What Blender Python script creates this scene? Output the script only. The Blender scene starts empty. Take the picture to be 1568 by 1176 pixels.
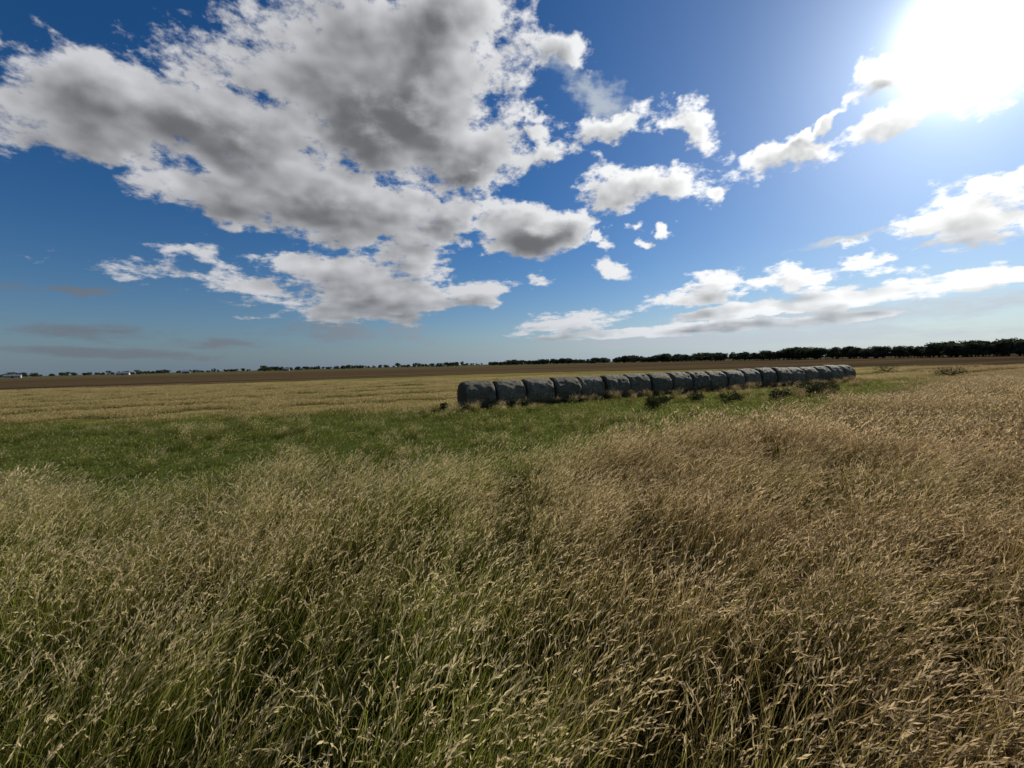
import bpy, math, random
import numpy as np
from mathutils import Matrix, Vector, noise as mn
random.seed(7); rng=np.random.default_rng(11)
D=bpy.data; SC=bpy.context.scene
SC.view_settings.view_transform='Standard'
SC.view_settings.look='None'
SC.view_settings.exposure=0
ROOT=SC.collection
SUN_AZ,SUN_EL=math.radians(46.9),math.radians(26.3)
SUN=Vector((math.sin(SUN_AZ)*math.cos(SUN_EL),math.cos(SUN_AZ)*math.cos(SUN_EL),math.sin(SUN_EL)))
# ---------------------------------------------------------------- node helper
class NT:
    def __init__(s,t): s.t=t
    def n(s,typ,**k):
        nd=s.t.nodes.new(typ)
        for a,b in k.items(): setattr(nd,a,b)
        return nd
    def put(s,sock,v):
        if v is None: return
        if isinstance(v,bpy.types.NodeSocket): s.t.links.new(v,sock)
        else:
            if hasattr(sock.default_value,'__len__'):
                if not hasattr(v,'__len__'): v=(v,)*len(sock.default_value)
                elif len(v)==3 and len(sock.default_value)==4: v=(*v,1)
            sock.default_value=v
    def m(s,op,a,b=None,c=None,clamp=False):
        nd=s.n('ShaderNodeMath',operation=op,use_clamp=clamp)
        for i,v in enumerate((a,b,c)):
            if v is not None: s.put(nd.inputs[i],v)
        return nd.outputs[0]
    def v(s,op,a,b=None,c=None,scale=None):
        nd=s.n('ShaderNodeVectorMath',operation=op)
        s.put(nd.inputs[0],a)
        if b is not None: s.put(nd.inputs[1],b)
        if c is not None: s.put(nd.inputs[2],c)
        if scale is not None: s.put(nd.inputs['Scale'],scale)
        return nd.outputs['Value'] if op in('LENGTH','DOT_PRODUCT','DISTANCE') else nd.outputs[0]
    def sep(s,a):
        nd=s.n('ShaderNodeSeparateXYZ'); s.put(nd.inputs[0],a); return nd.outputs
    def comb(s,x,y,z):
        nd=s.n('ShaderNodeCombineXYZ')
        for i,q in enumerate((x,y,z)): s.put(nd.inputs[i],q)
        return nd.outputs[0]
    def noise(s,vec,scale,detail=3,rough=.5,dist=0,col=False,dim='3D'):
        nd=s.n('ShaderNodeTexNoise',noise_dimensions=dim); s.put(nd.inputs['Vector'],vec)
        nd.inputs['Scale'].default_value=scale; nd.inputs['Detail'].default_value=detail
        nd.inputs['Roughness'].default_value=rough; nd.inputs['Distortion'].default_value=dist
        return nd.outputs['Color' if col else 'Fac']
    def mix(s,f,a,b,bt='MIX'):
        nd=s.n('ShaderNodeMix',data_type='RGBA',blend_type=bt,clamp_factor=True)
        s.put(nd.inputs[0],f); s.put(nd.inputs[6],a); s.put(nd.inputs[7],b); return nd.outputs[2]
    def ss(s,x,a,b,lo=0.,hi=1.):
        nd=s.n('ShaderNodeMapRange',interpolation_type='SMOOTHSTEP')
        for i,q in enumerate((x,a,b,lo,hi)): s.put(nd.inputs[i],q)
        return nd.outputs[0]
    def lin(s,x,a,b,lo=0.,hi=1.):
        nd=s.n('ShaderNodeMapRange')
        for i,q in enumerate((x,a,b,lo,hi)): s.put(nd.inputs[i],q)
        return nd.outputs[0]
    def mp(s,vec,loc,rot,scl,typ='POINT'):
        nd=s.n('ShaderNodeMapping',vector_type=typ); s.put(nd.inputs[0],vec)
        nd.inputs[1].default_value=loc; nd.inputs[2].default_value=rot; nd.inputs[3].default_value=scl
        return nd.outputs[0]
# ---------------------------------------------------------------- world / sky
# clouds: (azimuth deg, elevation deg, half length deg, half width deg, slant deg)
CU=[(-17,33.5,22,6.8,4),(-27.5,25.0,23.9,4.2,5),(-43,22.3,10,2.9,4),(-24,19.9,16,5.2,-3),(-12.8,27.4,18.1,6.0,4),(8.8,34.6,5.0,1.6,-19),(-20.7,11.5,15.2,1.9,2),(-15.7,8.8,15,2.6,5),(-12.1,15.6,5.6,2.8,-4),(3.4,17.0,7.6,3.0,-6),(16.6,20.5,8.4,2.0,-6),(4.9,26.4,3.9,1.2,-7),(14.7,27.8,6.1,1.4,-2),(23.3,25.7,4.1,1.7,-22),(13.2,12.5,2.8,1.1,-57),(19.5,15.4,1.1,0.7,-64),(16.7,15.9,1.3,0.6,2),(17.4,13.7,1.4,0.6,-10),(34.1,21.3,3.4,0.9,0),(35.7,23.9,2.3,0.5,43),(39.8,21.7,6.3,1.3,4),(47.2,22.9,4.2,2.0,12),(39.9,26.0,2.0,0.9,9),(46.6,11.8,5.1,2.3,-5),(48.3,13.7,2.6,1.2,-5),(22.6,7.0,6.5,1.0,5),(25.3,8.7,2.9,1.4,3),(33.2,8.2,3.9,1.2,-1),(39.5,8.6,2.5,0.9,-1),(8,5.0,7.3,1.2,6),(-8.2,19.1,4.5,1.7,-5),(-3.9,24.0,4.7,1.6,20),(-4.3,10.2,5.9,1.1,2),(3.5,28.4,1.9,0.7,-29),(25.9,18.8,1.1,0.8,26),(11.2,15.3,0.9,0.6,21),(38,5.9,17,0.95,2.5),(22,3.7,20,0.7,1)]
TH=[(-45.7,8.1,4.9,0.6,4),(-44.5,4.1,6.8,0.9,-1),(-33.5,3.1,5.8,0.6,0),(-42.1,2.0,9.3,0.6,-3),(-20.2,4.6,11.5,1.9,-5),(37.7,11.7,4.8,0.4,2),(34,4.0,22,1.3,1),(26,2.3,27.5,1.0,-1),(11.3,30.9,9.7,2.2,-25)]
BACK=[(100,25,20,6,5),(-105,22,22,7,-4),(160,30,25,8,10),(-160,14,25,4,0),(80,12,10,2,0)]
def density_group(name,cu,th):
    """cloud density for a sky direction; th is None for the cheap copy used only for the light gradient"""
    g=D.node_groups.new(name,'ShaderNodeTree')
    g.interface.new_socket('Direction',in_out='INPUT',socket_type='NodeSocketVector')
    g.interface.new_socket('WarpIn',in_out='INPUT',socket_type='NodeSocketVector')
    for s in ('Cumulus','Thin','Body','Detail'): g.interface.new_socket(s,in_out='OUTPUT',socket_type='NodeSocketFloat')
    g.interface.new_socket('Warp',in_out='OUTPUT',socket_type='NodeSocketVector')
    N=NT(g); gi=N.n('NodeGroupInput'); go=N.n('NodeGroupOutput')
    d=N.v('NORMALIZE',gi.outputs[0]); x,y,z=N.sep(d)
    az=N.m('MULTIPLY',N.m('ARCTAN2',x,y),57.2958); el=N.m('MULTIPLY',N.m('ARCSINE',z),57.2958)
    if th is not None:
        w=N.noise(d,8,4,.62,col=True)
        amp=N.lin(el,2,24,.8,7.)
        w=N.v('MULTIPLY',N.v('SUBTRACT',w,(.5,.5,.5)),N.comb(N.m('MULTIPLY',amp,1.6),amp,0))
        N.put(go.inputs[4],w)
    else: w=gi.outputs[1]
    P=N.v('ADD',N.comb(az,el,1.),w)
    zz=N.m('ADD',N.m('MAXIMUM',z,0.),.14)
    pl=N.comb(N.m('DIVIDE',x,zz),N.m('DIVIDE',y,zz),0.)
    d2=N.v('MULTIPLY',d,(1,1,1.6))
    n1b=N.noise(pl,2.6,1,.5,dim='2D'); n2b=N.noise(d2,14,1,.5)
    s1=N.m('ADD',N.m('MULTIPLY',N.m('SUBTRACT',n1b,.5),2.0),N.m('MULTIPLY',N.m('SUBTRACT',n2b,.5),1.7))
    if th is not None:
        n1=N.noise(pl,9,4,.62,dim='2D'); n2=N.noise(d2,44,4,.64)
        hf=N.m('ADD',N.m('MULTIPLY',N.m('SUBTRACT',n1,.5),1.1),N.m('MULTIPLY',N.m('SUBTRACT',n2,.5),1.4))
    else:
        hf=N.m('MULTIPLY',N.m('SUBTRACT',N.noise(d2,44,0,.5),.5),1.2)
    nn=N.m('MULTIPLY',N.m('ADD',s1,hf),N.lin(el,3,9,.7,1.))
    def blobs(L,sm,P):
        acc=None
        for i,(a,e,l,h,r) in enumerate(L):
            if i and i%3==0: P=N.v('MULTIPLY_ADD',N.comb(acc,acc,0),(1e-6,1e-6,0),P)   # forces evaluation order
            big=h>=2.6 or l/h>14
            r=math.radians(r); c,s=math.cos(r),math.sin(r); h*=1.15
            u=N.v('DOT_PRODUCT',P,(c/l,s/l,-(a*c+e*s)/l)); v=N.v('DOT_PRODUCT',P,(-s/h,c/h,(a*s-e*c)/h))
            q=N.m('MULTIPLY_ADD',v,v,N.m('MULTIPLY',u,u))
            if big: q=N.m('MULTIPLY',q,q)        # flatter core for large masses
            acc=q if acc is None else N.m('SMOOTH_MIN',acc,q,sm)
        return N.m('SQRT',N.m('MAXIMUM',acc,0.))
    base=N.m('SUBTRACT',1.15,blobs(cu,.2,P))
    N.put(go.inputs[0],N.m('ADD',base,nn)); N.put(go.inputs[2],N.m('ADD',base,N.m('ADD',s1,N.m('MULTIPLY',hf,.35)))); N.put(go.inputs[3],hf)
    if th:
        bt=blobs(th,.1,P)
        t=N.m('ADD',N.m('SUBTRACT',1.,bt),N.m('MULTIPLY',nn,.7)); N.put(go.inputs[1],t)
    else: go.inputs[1].default_value=-1
    return g
W=D.worlds.new('World'); SC.world=W; W.use_nodes=True; W.node_tree.nodes.clear()
N=NT(W.node_tree)
def sky_sector(cu,th,tag):
    tc=N.n('ShaderNodeTexCoord').outputs['Generated']
    dirn=N.v('NORMALIZE',tc); dx,dy,dz=N.sep(dirn)
    sky=N.n('ShaderNodeTexSky',sky_type='NISHITA',sun_disc=False,sun_elevation=SUN_EL,sun_rotation=SUN_AZ,altitude=100,air_density=1.0,dust_density=.3,ozone_density=3.)
    cs=N.m('MAXIMUM',N.v('DOT_PRODUCT',dirn,tuple(SUN)),0.)
    hs=N.n('ShaderNodeHueSaturation'); N.put(hs.inputs['Color'],sky.outputs[0]); hs.inputs['Saturation'].default_value=1.3
    skyc=N.v('SCALE',N.v('MULTIPLY',hs.outputs[0],(.80,.94,1.13)),scale=N.lin(cs,.2,1,.62,.66))
    hz=N.m('POWER',N.m('SUBTRACT',1.,N.m('MAXIMUM',dz,0.),clamp=True),12.)
    hzc=N.mix(N.m('POWER',cs,2.),(1.35,1.9,2.6),(5.2,6.3,7.4))
    skyc=N.mix(N.m('MULTIPLY',hz,.92),skyc,hzc)
    g1=N.m('MULTIPLY',N.m('POWER',cs,600.),42.); g2=N.m('MULTIPLY',N.m('POWER',cs,70.),4.0); g3=N.m('MULTIPLY',N.m('POWER',cs,10.),1.0)
    skyc=N.v('ADD',skyc,N.v('SCALE',(.82,.98,1.1),scale=N.m('ADD',g2,g3)))
    out=skyc
    if cu:
        g=density_group('cloud_density_'+tag,cu,th); g2_=density_group('cloud_density_lit_'+tag,cu,None)
        def dens(v,g,w=None):
            q=N.n('ShaderNodeGroup'); q.node_tree=g; N.put(q.inputs[0],v)
            if w is not None: N.put(q.inputs[1],w)
            return q.outputs
        c1=dens(dirn,g); c2=dens(N.v('ADD',dirn,tuple(SUN*.04+Vector((0,0,.018)))),g2_,c1[4])
        grad=N.m('SUBTRACT',c1[2],c2[2])
        alpha=N.ss(c1[0],-.05,.6); thick=N.ss(c1[2],-.1,1.65)
        lit=N.m('ADD',N.m('ADD',N.m('MULTIPLY',grad,.55),N.m('MULTIPLY',thick,-.92)),N.m('MULTIPLY_ADD',c1[3],.17,1.02))
        lit=N.m('MAXIMUM',N.m('SMOOTH_MAX',lit,.05,.25),0.,clamp=True)
        near=N.m('POWER',cs,14.)
        dark=N.mix(near,(1.15,1.17,1.28),(2.0,2.2,2.5)); bright=N.mix(N.m('POWER',cs,5.),(6.0,6.1,6.4),(13,13,12.8))
        cc=N.mix(lit,dark,bright)
        cc=N.mix(N.m('MULTIPLY',N.m('POWER',hz,1.3),.7),cc,N.v('SCALE',hzc,scale=1.15))
        if th:
            tcol=N.mix(N.m('POWER',cs,2.),(1.5,1.75,2.1),(6.4,7.1,7.8))
            out=N.mix(N.m('MULTIPLY',N.ss(c1[1],0.,.9),.85),out,tcol)
        out=N.mix(alpha,out,cc)
    out=N.v('ADD',out,N.v('SCALE',(1.,.99,.96),scale=g1))
    out=N.mix(N.ss(dz,-.02,0.0),(.6,.55,.4),out)
    bg=N.n('ShaderNodeBackground'); N.put(bg.inputs[0],out); bg.inputs[1].default_value=.1
    return bg.outputs[0]
tc=N.n('ShaderNodeTexCoord').outputs['Generated']; sx,sy,sz=N.sep(tc); azw=N.m('MULTIPLY',N.m('ARCTAN2',sx,sy),57.2958)
def sector(lo,hi,L):
    o=[]
    for b in L:
        r=math.radians(b[4]); ext=math.hypot(b[2]*math.cos(r),b[3]*math.sin(r))*(1.35 if b[2]>12 else 1.6)+1.5+min(b[1],24)*.13
        if b[0]+ext>lo and b[0]-ext<hi: o.append(b)
    return o
def mixsh(f,a,b):
    mx=N.n('ShaderNodeMixShader'); N.put(mx.inputs[0],f); N.t.links.new(a,mx.inputs[1]); N.t.links.new(b,mx.inputs[2]); return mx.outputs[0]
bounds=[-66,-30,-10,6,20,33,66]
sh=sky_sector(BACK,[],'back')
for i in range(6):
    lo,hi=bounds[i],bounds[i+1]
    s2=sky_sector(sector(lo,hi,CU),sector(lo,hi,TH),'abcdef'[i])
    sh=mixsh(N.m('MULTIPLY',N.m('GREATER_THAN',azw,float(lo)),N.m('LESS_THAN',azw,float(hi))),sh,s2)
gbg=N.n('ShaderNodeBackground'); gbg.inputs[0].default_value=(.6,.55,.4,1); gbg.inputs[1].default_value=.1
sh=mixsh(N.m('LESS_THAN',sz,-.02),sh,gbg.outputs[0])
wo=N.n('ShaderNodeOutputWorld'); N.t.links.new(sh,wo.inputs[0])
W.cycles.sampling_method='NONE'
# ---------------------------------------------------------------- sun, camera
L=D.lights.new('sun','SUN'); L.energy=5.0; L.angle=math.radians(.5); L.color=(1,.93,.82)
so=D.objects.new('sun',L); ROOT.objects.link(so); so.rotation_euler=(-SUN).to_track_quat('-Z','Y').to_euler(); so.location=SUN*50
cam=D.cameras.new('camera'); co=D.objects.new('camera',cam); ROOT.objects.link(co); SC.camera=co
cam.sensor_width=36; cam.lens=36*658/1568; cam.clip_start=.05; cam.clip_end=30000
co.matrix_world=Matrix.Translation((0,0,2.4))@Matrix.Rotation(math.radians(90-2.7),4,'X')@Matrix.Rotation(math.radians(-1.46),4,'Z')
# ---------------------------------------------------------------- helpers
def mat(name):
    m=D.materials.new(name); m.use_nodes=True; m.node_tree.nodes.clear(); return m,NT(m.node_tree)
def finish(N,sh):
    o=N.n('ShaderNodeOutputMaterial'); N.t.links.new(sh,o.inputs[0])
def setcol(me,col):
    a=me.color_attributes.new('gc','FLOAT_COLOR','POINT')
    arr=np.ones((len(col),4),dtype=np.float32); arr[:,:3]=col
    a.data.foreach_set('color',arr.ravel())
def mkmesh(name,verts,faces,col=None,smooth=False,mats=()):
    me=D.meshes.new(name); me.from_pydata([tuple(v) for v in verts],[],faces)
    if col is not None: setcol(me,np.array(col,dtype=np.float32))
    if smooth: me.polygons.foreach_set('use_smooth',[True]*len(me.polygons))
    for m in mats: me.materials.append(m)
    me.update(); return me
def quadmesh(name,V,F,C,m):
    me=D.meshes.new(name); me.vertices.add(len(V)); me.vertices.foreach_set('co',V.astype(np.float32).ravel())
    nf=len(F); me.loops.add(nf*4); me.loops.foreach_set('vertex_index',F.astype(np.int32).ravel())
    me.polygons.add(nf); me.polygons.foreach_set('loop_start',np.arange(nf,dtype=np.int32)*4)
    try: me.polygons.foreach_set('loop_total',np.full(nf,4,dtype=np.int32))
    except Exception: pass
    setcol(me,C); me.materials.append(m); me.update(calc_edges=True); return me
def yn(x): return np.maximum(0.17*x+8.2,0.70*x+8.2)
def yf(x): return np.maximum(0.12*x+23.1,0.48*x+24.3)
def nz(x,y,s,o=0): return mn.noise(Vector((x*s+o,y*s-o,o*.37)))
# ---------------------------------------------------------------- ground
def ground_material():
    m,N=mat('ground_soil_and_pasture')
    P=N.n('ShaderNodeNewGeometry').outputs['Position']; x,y,z=N.sep(P)
    n1=N.noise(P,.35,5,.6); n2=N.noise(P,.06,4,.6); n3=N.noise(P,6,6,.7); 
    rp=N.mp(P,(0,0,0),(0,0,-math.radians(25.7)),(1,1,1),'POINT')   # along the rows
    st=N.noise(N.v('MULTIPLY',rp,(.02,.30,1)),1,4,.6); st2=N.noise(N.v('MULTIPLY',rp,(.004,.07,1)),1,5,.65)
    jit=N.m('MULTIPLY',N.m('SUBTRACT',n1,.5),5.)
    ynr=N.m('MAXIMUM',N.m('ADD',N.m('MULTIPLY',x,.17),8.2),N.m('ADD',N.m('MULTIPLY',x,.70),8.2))
    yfr=N.m('MAXIMUM',N.m('ADD',N.m('MULTIPLY',x,.12),23.1),N.m('ADD',N.m('MULTIPLY',x,.48),24.3))
    a=N.ss(N.m('ADD',N.m('SUBTRACT',y,ynr),jit),-.6,.6); b=N.ss(N.m('ADD',N.m('SUBTRACT',y,yfr),jit),-.8,.8)
    farr=N.m('MULTIPLY',N.ss(y,32,36),N.ss(x,28,34)); b=N.m('MAXIMUM',b,farr)
    under=N.mix(n3,(.03,.033,.012),(.07,.06,.028))
    lane=N.mix(N.ss(n3,.3,.7),(.045,.07,.015),(.12,.145,.035))
    straw=N.mix(N.ss(st,.42,.58),(.12,.13,.028),(.30,.22,.09))
    straw=N.mix(N.m('MULTIPLY',N.ss(n3,.3,.7),.4),straw,(.16,.125,.05))
    straw=N.mix(N.ss(st2,.45,.62,0,.7),straw,(.24,.22,.045))
    brown=N.mix(N.ss(st2,.35,.65),(.05,.035,.022),(.13,.09,.045))
    far=N.mix(N.ss(st2,.4,.6),(.12,.095,.05),(.08,.085,.035))
    c=N.mix(a,under,lane); 
    right=N.ss(N.m('SUBTRACT',x,N.m('MULTIPLY',y,.75)),0,12)
    field=N.mix(right,straw,N.mix(N.ss(n2,.4,.6),(.13,.10,.05),(.095,.10,.035)))
    c=N.mix(b,c,field)
    lim=N.m('SUBTRACT',110.,N.m('ADD',N.m('MULTIPLY',N.m('MAXIMUM',x,0.),.35),N.m('MULTIPLY',N.m('MAXIMUM',N.m('MULTIPLY',x,-1.),0.),.5)))
    pb=N.ss(N.m('ADD',N.m('SUBTRACT',y,lim),N.m('MULTIPLY',N.m('SUBTRACT',n2,.5),40.)),-3,3)
    c=N.mix(pb,c,brown)
    c=N.mix(N.ss(y,330,420),c,far)
    bs=N.n('ShaderNodeBsdfDiffuse'); N.put(bs.inputs[0],c)
    bu=N.n('ShaderNodeBump'); bu.inputs['Strength'].default_value=.7; bu.inputs['Distance'].default_value=.12
    N.put(bu.inputs['Height'],N.m('ADD',n3,st)); N.t.links.new(bu.outputs[0],bs.inputs['Normal'])
    finish(N,bs.outputs[0]); return m
v=[];f=[]
rings=[0.5,2,4,7,11,16,22,30,40,60,100,180,350,800,2000,5000,12000]; K=96
for r in rings:
    for k in range(K):
        t=2*math.pi*k/K; X,Y=r*math.cos(t),r*math.sin(t)
        v.append((X,Y,0.06*nz(X,Y,.15)*(1 if r<60 else 0)))
f.append(list(range(K)))
for i in range(len(rings)-1):
    for k in range(K): f.append((i*K+k,(i+1)*K+k,(i+1)*K+(k+1)%K,i*K+(k+1)%K))
go=D.objects.new('ground',mkmesh('ground',v,f,smooth=True,mats=[ground_material()])); ROOT.objects.link(go)
# ---------------------------------------------------------------- grass materials
def grass_material(name,base,mid,tip,head,green,patch=.5,trans=.5,red=(-.15,.5)):
    m,N=mat(name)
    at=N.n('ShaderNodeAttribute',attribute_name='gc',attribute_type='GEOMETRY')
    h=N.n('ShaderNodeSeparateColor')
    N.t.links.new(at.outputs['Color'],h.inputs[0]); hh,k,r=h.outputs
    P=N.n('ShaderNodeNewGeometry').outputs['Position']; x,y,z=N.sep(P)
    p1=N.noise(P,.3,2,.6,dim='2D')
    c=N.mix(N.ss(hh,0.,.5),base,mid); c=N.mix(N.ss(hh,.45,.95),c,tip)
    g=N.m('ADD',N.m('MULTIPLY',N.m('SUBTRACT',p1,.5),3.2),N.m('ADD',N.m('MULTIPLY',N.m('SUBTRACT',r,.5),.9),patch),clamp=True)
    if red:
        rr=N.ss(N.m('DIVIDE',x,N.m('ADD',N.m('ABSOLUTE',y),2.)),*red)
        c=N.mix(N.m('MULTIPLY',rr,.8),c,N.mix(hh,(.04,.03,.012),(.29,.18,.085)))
        head=N.mix(N.m('MULTIPLY',rr,.6),head,(.46,.31,.18))
        g=N.m('MULTIPLY',g,N.m('SUBTRACT',1.,N.m('MULTIPLY',rr,.5)))
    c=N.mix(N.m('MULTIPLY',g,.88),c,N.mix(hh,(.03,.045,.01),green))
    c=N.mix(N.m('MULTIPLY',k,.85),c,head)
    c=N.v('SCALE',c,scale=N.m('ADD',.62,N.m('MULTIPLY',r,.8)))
    a=N.n('ShaderNodeBsdfDiffuse'); N.put(a.inputs[0],c)
    b=N.n('ShaderNodeBsdfTranslucent'); N.put(b.inputs[0],c)
    mx=N.n('ShaderNodeMixShader'); mx.inputs[0].default_value=trans
    N.t.links.new(a.outputs[0],mx.inputs[1]); N.t.links.new(b.outputs[0],mx.inputs[2])
    finish(N,mx.outputs[0]); return m
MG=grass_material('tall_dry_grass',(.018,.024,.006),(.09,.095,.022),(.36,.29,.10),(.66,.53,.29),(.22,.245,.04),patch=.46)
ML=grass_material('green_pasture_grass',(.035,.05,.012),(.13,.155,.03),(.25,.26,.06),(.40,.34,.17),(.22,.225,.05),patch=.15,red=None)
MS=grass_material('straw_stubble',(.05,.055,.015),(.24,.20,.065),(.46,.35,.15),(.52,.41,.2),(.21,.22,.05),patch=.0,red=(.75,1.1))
# ---------------------------------------------------------------- grass geometry
class GB:
    def __init__(s): s.v=[];s.f=[];s.c=[]
    def ribbon(s,pts,wd,side,rnd,kind=0,h0=0,h1=1):
        b=len(s.v);n=len(pts)
        for i,p in enumerate(pts):
            w=wd[i]; t=i/(n-1)
            s.v.append(p+side*w); s.v.append(p-side*w)
            s.c+= [(h0+(h1-h0)*t,kind,rnd)]*2
        for i in range(n-1): q=b+2*i; s.f.append((q,q+1,q+3,q+2))
    def dart(s,p,d,side,l,w,rnd,h=1.):
        b=len(s.v)
        s.v+= [p,p+d*l*.45+side*w,p+d*l,p+d*l*.45-side*w]; s.c+=[(h,1,rnd)]*4; s.f.append((b,b+1,b+2,b+3))
    def arr(s): return np.array([tuple(q) for q in s.v]),np.array(s.f),np.array(s.c)
def curve(p0,az,H,lean,bend,n,rs):
    p=Vector(p0);pts=[p.copy()];L=H/n;th=lean
    for i in range(n):
        th=lean+bend*((i+1)/n)**1.8
        p=p+Vector((math.cos(az)*math.sin(th),math.sin(az)*math.sin(th),math.cos(th)))*L
        pts.append(p.copy())
    return pts,th
def tall_clump(seed,rad,nst,fat=1.,fine=True):
    rs=random.Random(seed); G=GB()
    for i in range(nst):
        a=rs.uniform(0,6.283); r=rad*math.sqrt(rs.random()); p0=(r*math.cos(a),r*math.sin(a),-.02)
        az=rs.gauss(0,.75); H=rs.uniform(.5,.92); lean=rs.uniform(.0,.28); bend=rs.uniform(.1,.75)
        rnd=rs.random()
        n=4 if fine else 3
        pts,th=curve(p0,az,H,lean,bend,n,rs)
        sa=rs.uniform(0,3.14); side=Vector((math.cos(sa),math.sin(sa),0))
        w=.0016*fat
        G.ribbon(pts,[w*1.2]*2+[w]*(n-1),side,rnd)
        d=(pts[-1]-pts[-2]).normalized()
        if rs.random()<.75:
            p=pts[-1].copy(); hl=rs.uniform(.09,.17); m=8 if fine else 3
            for j in range(m):
                t=j/m; dd=(d+Vector((math.cos(az),math.sin(az),-.5))*t*.6).normalized()
                p=p+dd*hl/m
                sp=Vector((rs.gauss(0,1),rs.gauss(0,1),rs.gauss(0,.7)))*.22
                q=(dd+sp).normalized(); sd=q.cross(Vector((rs.gauss(0,1),rs.gauss(0,1),rs.gauss(0,1)))).normalized()
                G.dart(p,q,sd,(.034 if fine else .065),(.0030 if fine else .006)*fat**.7,rs.random())
        for j in range(rs.choice((1,2,2,3))):
            hfr=rs.uniform(.0,.45); k=min(int(hfr*n),n-1); b0=pts[k]
            la=az+rs.gauss(0,.8); l=rs.uniform(.22,.5); m=3 if fine else 2
            lp,_=curve(b0,la,l,rs.uniform(.15,.5),rs.uniform(.5,1.5),m,rs)
            sd=Vector((-math.sin(la),math.cos(la),rs.uniform(-.4,.4)))
            ww=.0034*fat*rs.uniform(.7,1.3)
            G.ribbon(lp,[ww*(1-(q/m)**2)+.0003 for q in range(m+1)],sd,rs.random(),0,hfr,min(hfr+.45,.9))
    return G
def short_patch(seed,size,n,h0,h1,w,bend=.9,seg=2,headp=0.):
    rs=random.Random(seed); G=GB()
    for i in range(n):
        p0=(rs.uniform(-.5,.5)*size,rs.uniform(-.5,.5)*size,-.01)
        az=rs.gauss(0,1.0); H=rs.uniform(h0,h1)*(.6+.8*rs.random()**2)
        pts,_=curve(p0,az,H,rs.uniform(0,.4),rs.uniform(.2,bend),seg,rs)
        sa=rs.uniform(0,3.14); side=Vector((math.cos(sa),math.sin(sa),0))
        G.ribbon(pts,[w*(1-(q/seg)**2*.9) for q in range(seg+1)],side,rs.random(),0)
        if rs.random()<headp:
            d=(pts[-1]-pts[-2]).normalized()
            for _ in range(2):
                q=(d+Vector((rs.gauss(0,1),rs.gauss(0,1),rs.gauss(0,.7)))*.35).normalized()
                sd=q.cross(Vector((rs.gauss(0,1),rs.gauss(0,1),.3))).normalized()
                G.dart(pts[-1],q,sd,.08,w*1.1,rs.random())
    return G
def variants(name,gens,material):
    c=D.collections.new(name)
    for i,G in enumerate(gens):
        V,F,C=G if isinstance(G,tuple) else G.arr()
        o=D.objects.new('%s_%02d'%(name,i),quadmesh(name,V,F,C,material)); c.objects.link(o)
    return c
def tile(clumps,size,n,smin,smax,seed):
    """join n randomly turned and scaled clumps over a size x size square"""
    r=np.random.default_rng(seed); Vs=[];Fs=[];Cs=[];o=0
    for i in range(n):
        V,F,C=clumps[r.integers(len(clumps))]
        s=r.uniform(smin,smax); a=r.normal(0,.5); x,y=r.uniform(-.5,.5,2)*size
        ca,sa=math.cos(a),math.sin(a); h=s*(1+.5*nz(x,y,1.3,seed*1.7)); sh=.2*nz(x,y,.9,seed*2.3)
        X=V[:,0]*s; Y=V[:,1]*s; Z=V[:,2]*h
        Vs.append(np.stack([X*ca-Y*sa+x+Z*sh,X*sa+Y*ca+y,Z],1)); Fs.append(F+o); Cs.append(C); o+=len(V)
    return np.concatenate(Vs),np.concatenate(Fs),np.concatenate(Cs)
def scatter(name,coll,pos,rot,scl,nvar):
    n=len(pos); me=D.meshes.new(name); me.vertices.add(n); me.vertices.foreach_set('co',np.asarray(pos,dtype=np.float32).ravel())
    a=me.attributes.new('rot','FLOAT_VECTOR','POINT'); a.data.foreach_set('vector',np.asarray(rot,dtype=np.float32).ravel())
    a=me.attributes.new('scl','FLOAT_VECTOR','POINT'); a.data.foreach_set('vector',np.asarray(scl,dtype=np.float32).ravel())
    a=me.attributes.new('idx','INT','POINT'); a.data.foreach_set('value',rng.integers(0,nvar,n).astype(np.int32))
    o=D.objects.new(name,me); ROOT.objects.link(o)
    g=D.node_groups.new(name+'_scatter','GeometryNodeTree')
    g.interface.new_socket('Geometry',in_out='INPUT',socket_type='NodeSocketGeometry'); g.interface.new_socket('Geometry',in_out='OUTPUT',socket_type='NodeSocketGeometry')
    M=NT(g); gi=M.n('NodeGroupInput'); gout=M.n('NodeGroupOutput')
    ci=M.n('GeometryNodeCollectionInfo'); ci.inputs['Collection'].default_value=coll; ci.inputs['Separate Children'].default_value=True; ci.inputs['Reset Children'].default_value=True
    def na(nm,t):
        q=M.n('GeometryNodeInputNamedAttribute',data_type=t); q.inputs['Name'].default_value=nm; return [s for s in q.outputs if s.enabled][0]
    ip=M.n('GeometryNodeInstanceOnPoints'); ip.inputs['Pick Instance'].default_value=True
    l=g.links.new
    l(gi.outputs[0],ip.inputs['Points']); l(ci.outputs[0],ip.inputs['Instance'])
    l(na('idx','INT'),ip.inputs['Instance Index']); l(na('rot','FLOAT_VECTOR'),ip.inputs['Rotation']); l(na('scl','FLOAT_VECTOR'),ip.inputs['Scale'])
    l(ip.outputs[0],gout.inputs[0])
    md=o.modifiers.new('scatter','NODES'); md.node_group=g
    return o
def field(x0,x1,y0,y1,dens):
    n=int((x1-x0)*(y1-y0)*dens); return rng.uniform((x0,y0),(x1,y1),(n,2))
def grid(x0,x1,y0,y1,s):
    X,Y=np.meshgrid(np.arange(x0,x1,s),np.arange(y0,y1,s)); p=np.stack([X.ravel(),Y.ravel()],1); return p
def inview(p,margin=8,tanh=1.45):
    return (p[:,1]>-4)&(np.abs(p[:,0])<np.maximum(p[:,1],0)*tanh+margin)
def gz(x,y): return 0.06*nz(x,y,.15)-.01
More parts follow.
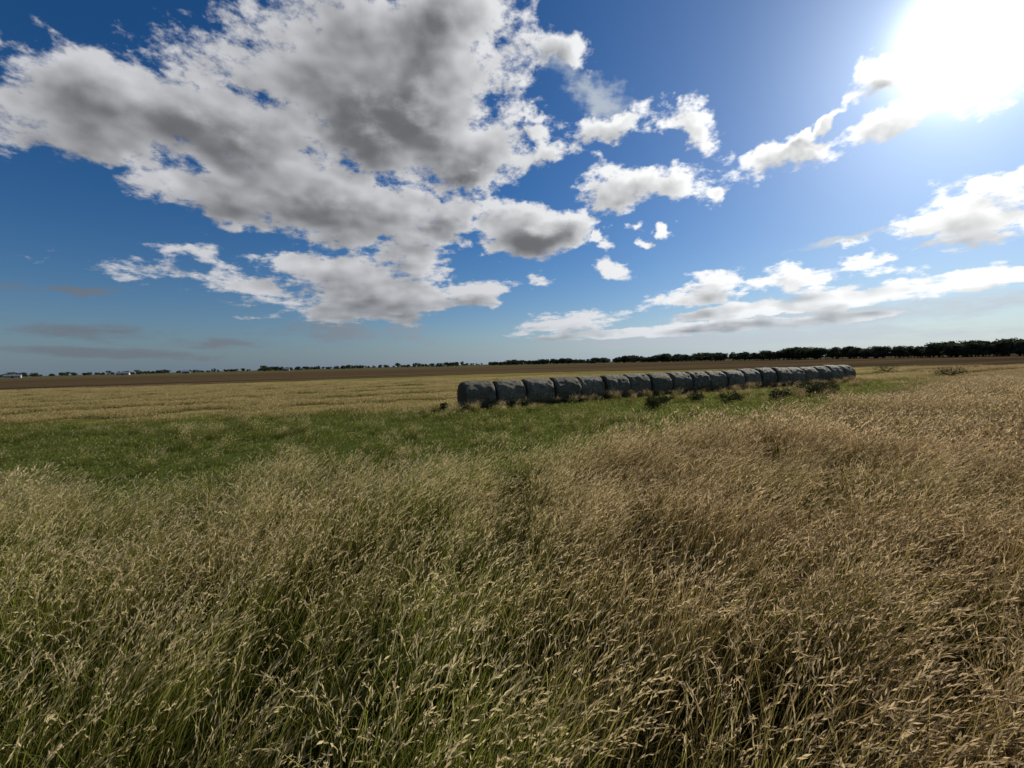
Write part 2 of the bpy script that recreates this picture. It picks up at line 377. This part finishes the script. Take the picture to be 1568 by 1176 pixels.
def place(name,coll,P,nvar,smin,smax,wind=.0,zwob=.14,yaws=.45,fade=False):
    pos=[];rot=[];scl=[]
    for x,y in P:
        h=1+zwob*2*nz(x,y,.25,5)+zwob*nz(x,y,.9,9)
        if fade: h*=1-.5*min(1,max(0,(y-13)/22))
        s=rng.uniform(smin,smax)
        yaw=wind+1.0*nz(x,y,.12,3)+rng.normal(0,yaws)
        rot.append((0,0,yaw)); pos.append((x,y,gz(x,y))); scl.append((s,s,s*h))
    return scatter(name,coll,pos,rot,scl,nvar)
# tall grass
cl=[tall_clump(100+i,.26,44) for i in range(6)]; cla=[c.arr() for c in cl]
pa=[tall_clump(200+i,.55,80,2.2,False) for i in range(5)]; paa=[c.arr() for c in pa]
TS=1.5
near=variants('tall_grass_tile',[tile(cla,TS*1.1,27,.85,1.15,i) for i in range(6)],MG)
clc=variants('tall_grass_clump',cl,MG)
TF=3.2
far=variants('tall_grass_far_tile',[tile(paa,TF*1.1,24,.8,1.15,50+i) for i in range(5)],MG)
pac=variants('tall_grass_patch',pa,MG)
edge=lambda p: np.array([1.3*nz(a,b,.35)+.8*nz(a,b,1.2) for a,b in p])
R1=10.2; YMAX=36
g1=grid(-19.5,20,-3.2,14,TS); ins=lambda p,h: (p[:,1]+h*1.2<yn(p[:,0]-h)+edge(p)-.4)
keep=inview(g1,4)&(np.hypot(g1[:,0],g1[:,1])<R1)&ins(g1,TS/2); gk=g1[keep]
place('tall_grass',near,gk+rng.uniform(-.08,.08,gk.shape),6,.95,1.08,yaws=.12)
occ={(int(round((a+19.5)/TS)),int(round((b+3.2)/TS))) for a,b in gk}
p=field(-20,20,-3,14,10); d=np.hypot(p[:,0],p[:,1])
p=p[inview(p,4)&(d<R1+.6)&(p[:,1]<yn(p[:,0])+edge(p))]
p=np.array([q for q in p if (int(round((q[0]+19.5)/TS)),int(round((q[1]+3.2)/TS))) not in occ])
place('tall_grass',clc,p,6,.85,1.15)
g2=grid(-30,60,-3.2,YMAX,TF); d=np.hypot(g2[:,0],g2[:,1])
keep=inview(g2,6)&(d>R1+1.8)&ins(g2,TF/2); gk2=g2[keep]
place('tall_grass',far,gk2+rng.uniform(-.2,.2,gk2.shape),5,.95,1.1,yaws=.15,fade=True)
occ2={(int(round((a+30)/TF)),int(round((b+3.2)/TF))) for a,b in gk2}
p=field(-30,64,-3,YMAX+4,2.3); d=np.hypot(p[:,0],p[:,1]); p=p[inview(p,6)&(d>R1-.2)]; p=p[p[:,1]<yn(p[:,0])+edge(p)]
p=np.array([q for q in p if (int(round((q[0]+30)/TF)),int(round((q[1]+3.2)/TF))) not in occ2])
place('tall_grass',pac,p,5,.8,1.15,fade=True)
# green lane
lane=variants('green_grass_patch',[short_patch(300+i,1.5,750,.07,.20,.006,headp=.04) for i in range(5)],ML)
p=grid(-50,60,4,50,1.25); p=p+rng.uniform(-.3,.3,p.shape); j=np.array([.9*nz(a,b,.5,2) for a,b in p])
p=p[inview(p,6)&(p[:,1]>yn(p[:,0])+j-1.5)&(p[:,1]<yf(p[:,0])+1.5*j+.7)]
place('green_grass',lane,p,5,.9,1.2,yaws=.6)
tuft=variants('grass_tuft',[tall_clump(400+i,.35,60,1.5,False) for i in range(4)],MG)
p=field(-45,42,6,40,1.4); msk=np.array([nz(a,b*2,.16,14)+.5*nz(a,b,.8,3) for a,b in p])
p=p[inview(p,4)&(p[:,1]>yn(p[:,0])-1)&(p[:,1]<yf(p[:,0])-.5)&(msk>.07)]
base=np.array([(x,22.6+.483*(x+2)+rng.normal(-.1,.35)) for x in rng.uniform(-3.4,31.5,120)])
place('grass_tuft',tuft,np.concatenate([p,base]),4,.3,.65)
# straw field behind
st=variants('straw_patch',[short_patch(500+i,2.2,700,.16,.38,.009,headp=.5) for i in range(4)],MS)
p=grid(-110,95,18,72,1.9); p=p+rng.uniform(-.5,.5,p.shape); j=np.array([1.2*nz(a,b,.4,8) for a,b in p])
p=p[inview(p,6)&((p[:,1]>yf(p[:,0])+1.3*j)&(p[:,1]>yn(p[:,0]))|((p[:,1]>YMAX-2+j)&(p[:,0]>28)))]
tr=-.433*p[:,0]+.901*p[:,1]
keep=rng.random(len(p))<np.where(np.sin(tr*.85+np.sin(p[:,0]*.07)*1.5)>-.2,1,.12)
keep&=~((np.abs(tr-22.6)<1.7)&(p[:,0]>-4)&(p[:,0]<32))
place('straw_field_grass',st,p[keep],4,.8,1.1)
# ---------------------------------------------------------------- hay bales
def bale_material():
    m,N=mat('net_wrapped_hay')
    P=N.n('ShaderNodeTexCoord').outputs['Object']; x,y,z=N.sep(P)
    ang=N.m('ARCTAN2',z,y); oi=N.n('ShaderNodeObjectInfo').outputs['Random']
    Q=N.comb(x,N.m('MULTIPLY',ang,.8),N.m('MULTIPLY',oi,37.))
    st=N.noise(N.v('MULTIPLY',Q,(22,3,1)),1,6,.7,1.2); s2=N.noise(N.v('MULTIPLY',Q,(3,9,1)),1.6,6,.68,1.5); s3=N.noise(N.v('ADD',P,Q),55,4,.75)
    big=N.noise(Q,1.7,4,.6)
    c=N.mix(N.ss(s2,.38,.62),(.05,.043,.027),(.19,.17,.11))
    c=N.mix(N.ss(st,.50,.66),c,(.42,.38,.27))
    c=N.mix(N.ss(s3,.52,.68),c,(.48,.42,.29))
    c=N.mix(N.ss(big,.35,.7,0,.45),c,(.06,.058,.038))
    endm=N.ss(N.m('ABSOLUTE',x),.80,.84)
    rr=N.m('SQRT',N.m('ADD',N.m('MULTIPLY',y,y),N.m('MULTIPLY',z,z)))
    sp=N.noise(N.comb(N.m('MULTIPLY',rr,26.),N.m('MULTIPLY',ang,1.5),x),1,5,.7)
    c=N.mix(endm,c,N.mix(sp,(.025,.02,.012),(.15,.12,.07)))
    c=N.v('SCALE',c,scale=N.lin(oi,0,1,.8,1.25))
    b=N.n('ShaderNodeBsdfPrincipled'); N.put(b.inputs['Base Color'],c); b.inputs['Roughness'].default_value=.75; b.inputs['Specular IOR Level'].default_value=.15
    bu=N.n('ShaderNodeBump'); bu.inputs['Strength'].default_value=1.; bu.inputs['Distance'].default_value=.07
    N.put(bu.inputs['Height'],N.m('ADD',N.m('ADD',st,s2),N.m('MULTIPLY',s3,.5))); N.t.links.new(bu.outputs[0],b.inputs['Normal'])
    finish(N,b.outputs[0]); return m
MB=bale_material()
def bale_mesh(seed):
    rs=random.Random(seed); R=.80*rs.uniform(.97,1.04); Wd=.855
    K=72
    prof=[(-Wd,.0),(-Wd-.0,.25),(-Wd,.5),(-Wd+.01,R-.15),(-Wd+.04,R-.07),(-Wd+.12,R-.01)]
    M=14
    for i in range(1,M): prof.append((-Wd+.12+(2*Wd-.24)*i/M,R+.018*math.sin(math.pi*i/M)))
    prof+=[(Wd-.12,R-.01),(Wd-.04,R-.07),(Wd-.01,R-.15),(Wd,.5),(Wd,.25),(Wd,0)]
    v=[];f=[];o=rs.uniform(0,90)
    n=len(prof)
    for i,(x,r) in enumerate(prof):
        if r==0: v.append((x,0,0)); continue
        for k in range(K):
            t=2*math.pi*k/K; q=Vector((x*1.6+o,math.cos(t)*2.2,math.sin(t)*2.2))
            dr=.05*mn.noise(q)+.035*mn.noise(q*2.7)+.022*mn.noise(Vector((x*9+o,math.cos(t)*3,math.sin(t)*3)))
            rr=r*(1+dr*1.25) if r>.3 else r
            y,z=rr*math.cos(t),rr*math.sin(t)
            if z<0: y*=1+.06*(-z/R); 
            z=z*.97
            if z<-.70: z=-.70-(-.70-z)*.35
            xx=x+(.03*mn.noise(Vector((o+5,y*2.5,z*2.5))) if abs(x)>.7 else 0)
            v.append((xx,y,z))
    idx=[];c=0
    for (x,r) in prof:
        idx.append(c); c+=1 if r==0 else K
    for i in range(n-1):
        a,b=idx[i],idx[i+1]
        for k in range(K):
            k2=(k+1)%K
            if prof[i][1]==0: f.append((a,b+k,b+k2))
            elif prof[i+1][1]==0: f.append((a+k,b,a+k2))
            else: f.append((a+k,b+k,b+k2,a+k2))
    for i in range(900):
        t=rs.uniform(0,6.283); x=rs.uniform(-Wd*.97,Wd*.97)
        p=Vector((x,R*.99*math.cos(t),R*.96*math.sin(t))); nrm=Vector((0,math.cos(t),math.sin(t)))
        if p.z<-.7: continue
        d=(nrm*rs.uniform(.2,.9)+Vector((rs.gauss(0,1),rs.gauss(0,.6),rs.gauss(0,.6)))).normalized(); l=rs.uniform(.03,.11)
        s=d.cross(nrm).normalized()*.0035; b=len(v)
        v+=[tuple(p-s),tuple(p+s),tuple(p+d*l)]; f.append((b,b+1,b+2))
    return mkmesh('hay_bale',v,f,smooth=True,mats=[MB])
A0=Vector((-2.0,23.75)); A1=Vector((30.0,39.2)); dirr=(A1-A0).normalized(); NB=20; step=(A1-A0).length/(NB-1)
for i in range(NB):
    o=D.objects.new('hay_bale',bale_mesh(40+i)); ROOT.objects.link(o)
    p=A0+dirr*(step*i); q=Vector((-dirr.y,dirr.x))*random.uniform(-.09,.09)
    o.location=(p.x+q.x,p.y+q.y,.71+random.uniform(-.03,.03)); sc=random.uniform(.97,1.06); o.scale=(step/1.78,sc,sc)
    o.rotation_euler=(0,random.uniform(-.02,.02),math.atan2(dirr.y,dirr.x)+random.uniform(-.04,.04))
# ---------------------------------------------------------------- weeds by the bales
def leafy(seed,R,H,n,leaf,squash=.7,trunk=True,thr=-.05):
    rs=random.Random(seed); v=[];f=[];c=[]
    def tube(p,q,r0,r1):
        d=(q-p).normalized(); a=d.orthogonal().normalized(); b=d.cross(a); s=len(v)
        for (P,r) in ((p,r0),(q,r1)):
            for k in range(5):
                t=k*2*math.pi/5; v.append(P+(a*math.cos(t)+b*math.sin(t))*r); c.append((0,.0,0))
        for k in range(5): f.append((s+k,s+(k+1)%5,s+5+(k+1)%5,s+5+k))
    lobes=[]
    if trunk: tube(Vector((0,0,-.1)),Vector((rs.uniform(-.05,.05)*R,0,H*.35)),R*.07,R*.045)
    for i in range(rs.randint(6,9)):
        a=rs.uniform(0,6.283); r=R*rs.uniform(.25,.75)
        P=Vector((r*math.cos(a),r*math.sin(a),H*rs.uniform(.3,.82))); lobes.append((P,R*rs.uniform(.3,.5)))
        tube(Vector((0,0,H*.25)),P,R*.035,R*.012)
    lobes.append((Vector((0,0,H*.8)),R*.4))
    for i in range(n):
        P,r=rs.choice(lobes); d=Vector((rs.gauss(0,1),rs.gauss(0,1),rs.gauss(0,1))).normalized()
        q=P+Vector((d.x,d.y,d.z*squash))*r*rs.uniform(.55,1.12)
        if q.z<0.02 or mn.noise(q*(2.2/R)+Vector((seed,0,0)))<thr: continue
        u=Vector((rs.gauss(0,1),rs.gauss(0,1),rs.gauss(0,1))).normalized(); w=u.orthogonal().normalized(); l=leaf*rs.uniform(.6,1.4); s=len(v)
        v.extend([q-u*l,q+w*l*.5,q+u*l,q-w*l*.5]); f.append((s,s+1,s+2,s+3)); cc=(q.z/H,1,rs.random()); c.extend([cc]*4)
    return v,f,c
def foliage(name,a,b,haze=None):
    m,N=mat(name); at=N.n('ShaderNodeAttribute',attribute_name='gc',attribute_type='GEOMETRY')
    s=N.n('ShaderNodeSeparateColor'); N.t.links.new(at.outputs['Color'],s.inputs[0])
    oi=N.n('ShaderNodeObjectInfo').outputs['Random']
    c=N.mix(s.outputs[2],a,b); c=N.mix(N.m('MULTIPLY',oi,.5),c,(.09,.085,.045)); c=N.mix(s.outputs[1],(.05,.04,.03),c)
    d=N.n('ShaderNodeBsdfDiffuse'); N.put(d.inputs[0],c); t=N.n('ShaderNodeBsdfTranslucent'); N.put(t.inputs[0],c)
    mx=N.n('ShaderNodeMixShader'); mx.inputs[0].default_value=.3; N.t.links.new(d.outputs[0],mx.inputs[1]); N.t.links.new(t.outputs[0],mx.inputs[2])
    finish(N,mx.outputs[0]); return m
MW=foliage('weed_leaves',(.04,.055,.018),(.10,.11,.04)); MT=foliage('tree_foliage',(.05,.065,.04),(.11,.125,.07))  # tree leaf colours lightened, distance haze put into the base colour
for (x,y,R,H,n) in [(7.1,21.0,.7,.55,900),(10.3,24.0,.6,.5,600),(11.9,23.2,.7,.55,700),(14.6,23.6,.7,.6,900),(18.0,26.0,1.2,.8,1600),(19.6,26.6,.9,.7,1100),(8.4,23.4,.4,.4,400),(42.5,41.5,2.2,.75,1600),(-3.6,22.6,.4,.4,350),(48,55,1.6,.9,900)]+[(random.uniform(-1,27),0,random.uniform(.2,.45),random.uniform(.25,.45),260) for _ in range(12)]:
    if y==0: y=23.0+.483*(x+2)-random.uniform(.3,1.6)
    v,f,c=leafy(int(x*7)+900,R,H,n,.06,.7,False,-.2)
    o=D.objects.new('weed_bush',mkmesh('weed_bush',v,f,c,mats=[MW])); ROOT.objects.link(o); o.location=(x,y,0)
# ---------------------------------------------------------------- distant trees
tv=D.collections.new('tree_variant')
for i in range(8):
    rs=random.Random(i); v,f,c=leafy(700+i,rs.uniform(2.8,4.2),rs.uniform(5.5,8.5),1200,.45,.85,True,-.12)
    o=D.objects.new('tree_variant_%d'%i,mkmesh('tree_variant',v,f,c,mats=[MT])); tv.objects.link(o)
def trees(name,pts,s0,s1,hvar=.25):
    pos=[];rot=[];scl=[]
    for x,y in pts:
        s=random.uniform(s0,s1)*(1+hvar*nz(x,y,.03)); pos.append((x,y,-.2)); rot.append((0,0,random.uniform(0,6.28))); scl.append((s*1.15,s*1.15,s))
    scatter(name,tv,pos,rot,scl,8)
pts=[]
def along(P,Q,n,spread):
    for i in range(n):
        t=random.random()
        pts.append((P[0]+(Q[0]-P[0])*t+random.gauss(0,spread),P[1]+(Q[1]-P[1])*t+random.gauss(0,spread)))
along((330,150),(235,200),150,3.5); along((235,200),(215,330),150,4); along((215,330),(150,560),200,6); along((150,560),(-40,820),190,7)
trees('tree_line',pts,.8,1.1)
pts=[]
along((-40,1200),(900,1500),260,20); along((-100,1300),(-1500,1150),330,12); along((-1500,1150),(-2400,900),150,15); along((-620,470),(-800,560),20,8)
for c in range(14):
    cx=random.uniform(-1100,-60); cy=random.uniform(700,1000)
    for k in range(random.randint(2,7)): pts.append((cx+random.gauss(0,14),cy+random.gauss(0,8)))
trees('tree_line',pts,.8,1.3,.4)
# ---------------------------------------------------------------- farm buildings on the horizon
def plain(name,col,r=.7):
    m,N=mat(name); P=N.n('ShaderNodeTexCoord').outputs['Object']
    c=N.mix(N.noise(P,1.5,4,.6),tuple(q*.8 for q in col),col); b=N.n('ShaderNodeBsdfPrincipled'); N.put(b.inputs['Base Color'],c); b.inputs['Roughness'].default_value=r; finish(N,b.outputs[0]); return m
mw=plain('pale_cladding',(.42,.42,.40)); mr=plain('metal_roof',(.16,.17,.19),.7); md=plain('dark_opening',(.03,.03,.035))
def barn(name,x,y,w,d,h,rh,rot):
    e=D.objects.new(name,None); ROOT.objects.link(e); e.location=(x,y,0); e.rotation_euler=(0,0,rot)
    def part(nm,v,f,m):
        o=D.objects.new(nm,mkmesh(nm,v,f,mats=[m])); ROOT.objects.link(o); o.parent=e
    a,b=w/2,d/2
    part('walls',[(-a,-b,0),(a,-b,0),(a,b,0),(-a,b,0),(-a,-b,h),(a,-b,h),(a,b,h),(-a,b,h),(-a,0,h+rh),(a,0,h+rh)],[(0,1,5,4),(2,3,7,6),(1,2,6,9,5),(3,0,4,8,7)],mw)
    o=.4
    part('roof',[(-a-o,-b-o,h-.1),(a+o,-b-o,h-.1),(a+o,0,h+rh+.12),(-a-o,0,h+rh+.12),(a+o,b+o,h-.1),(-a-o,b+o,h-.1)],[(0,1,2,3),(3,2,4,5)],mr)
    part('door',[(-1.6,-b-.05,0),(1.6,-b-.05,0),(1.6,-b-.05,h*.75),(-1.6,-b-.05,h*.75)],[(0,1,2,3)],md)
    for i,q in enumerate((-.75,-.45,.45,.75)):
        part('window_%d'%i,[(a*q-.6,-b-.05,1.1),(a*q+.6,-b-.05,1.1),(a*q+.6,-b-.05,2.2),(a*q-.6,-b-.05,2.2)],[(0,1,2,3)],md)
barn('farm_barn',-800,690,18,9,3.6,1.8,.7); barn('farm_barn',-650,720,16,8,3.2,1.8,.5); barn('farm_house',-560,740,11,8,3.2,2,.6)
barn('farm_house',-420,800,12,8,3.2,2,.4); barn('farm_barn',-150,900,18,10,4,2,.2); barn('farm_barn',120,640,16,9,4,2,-.2)
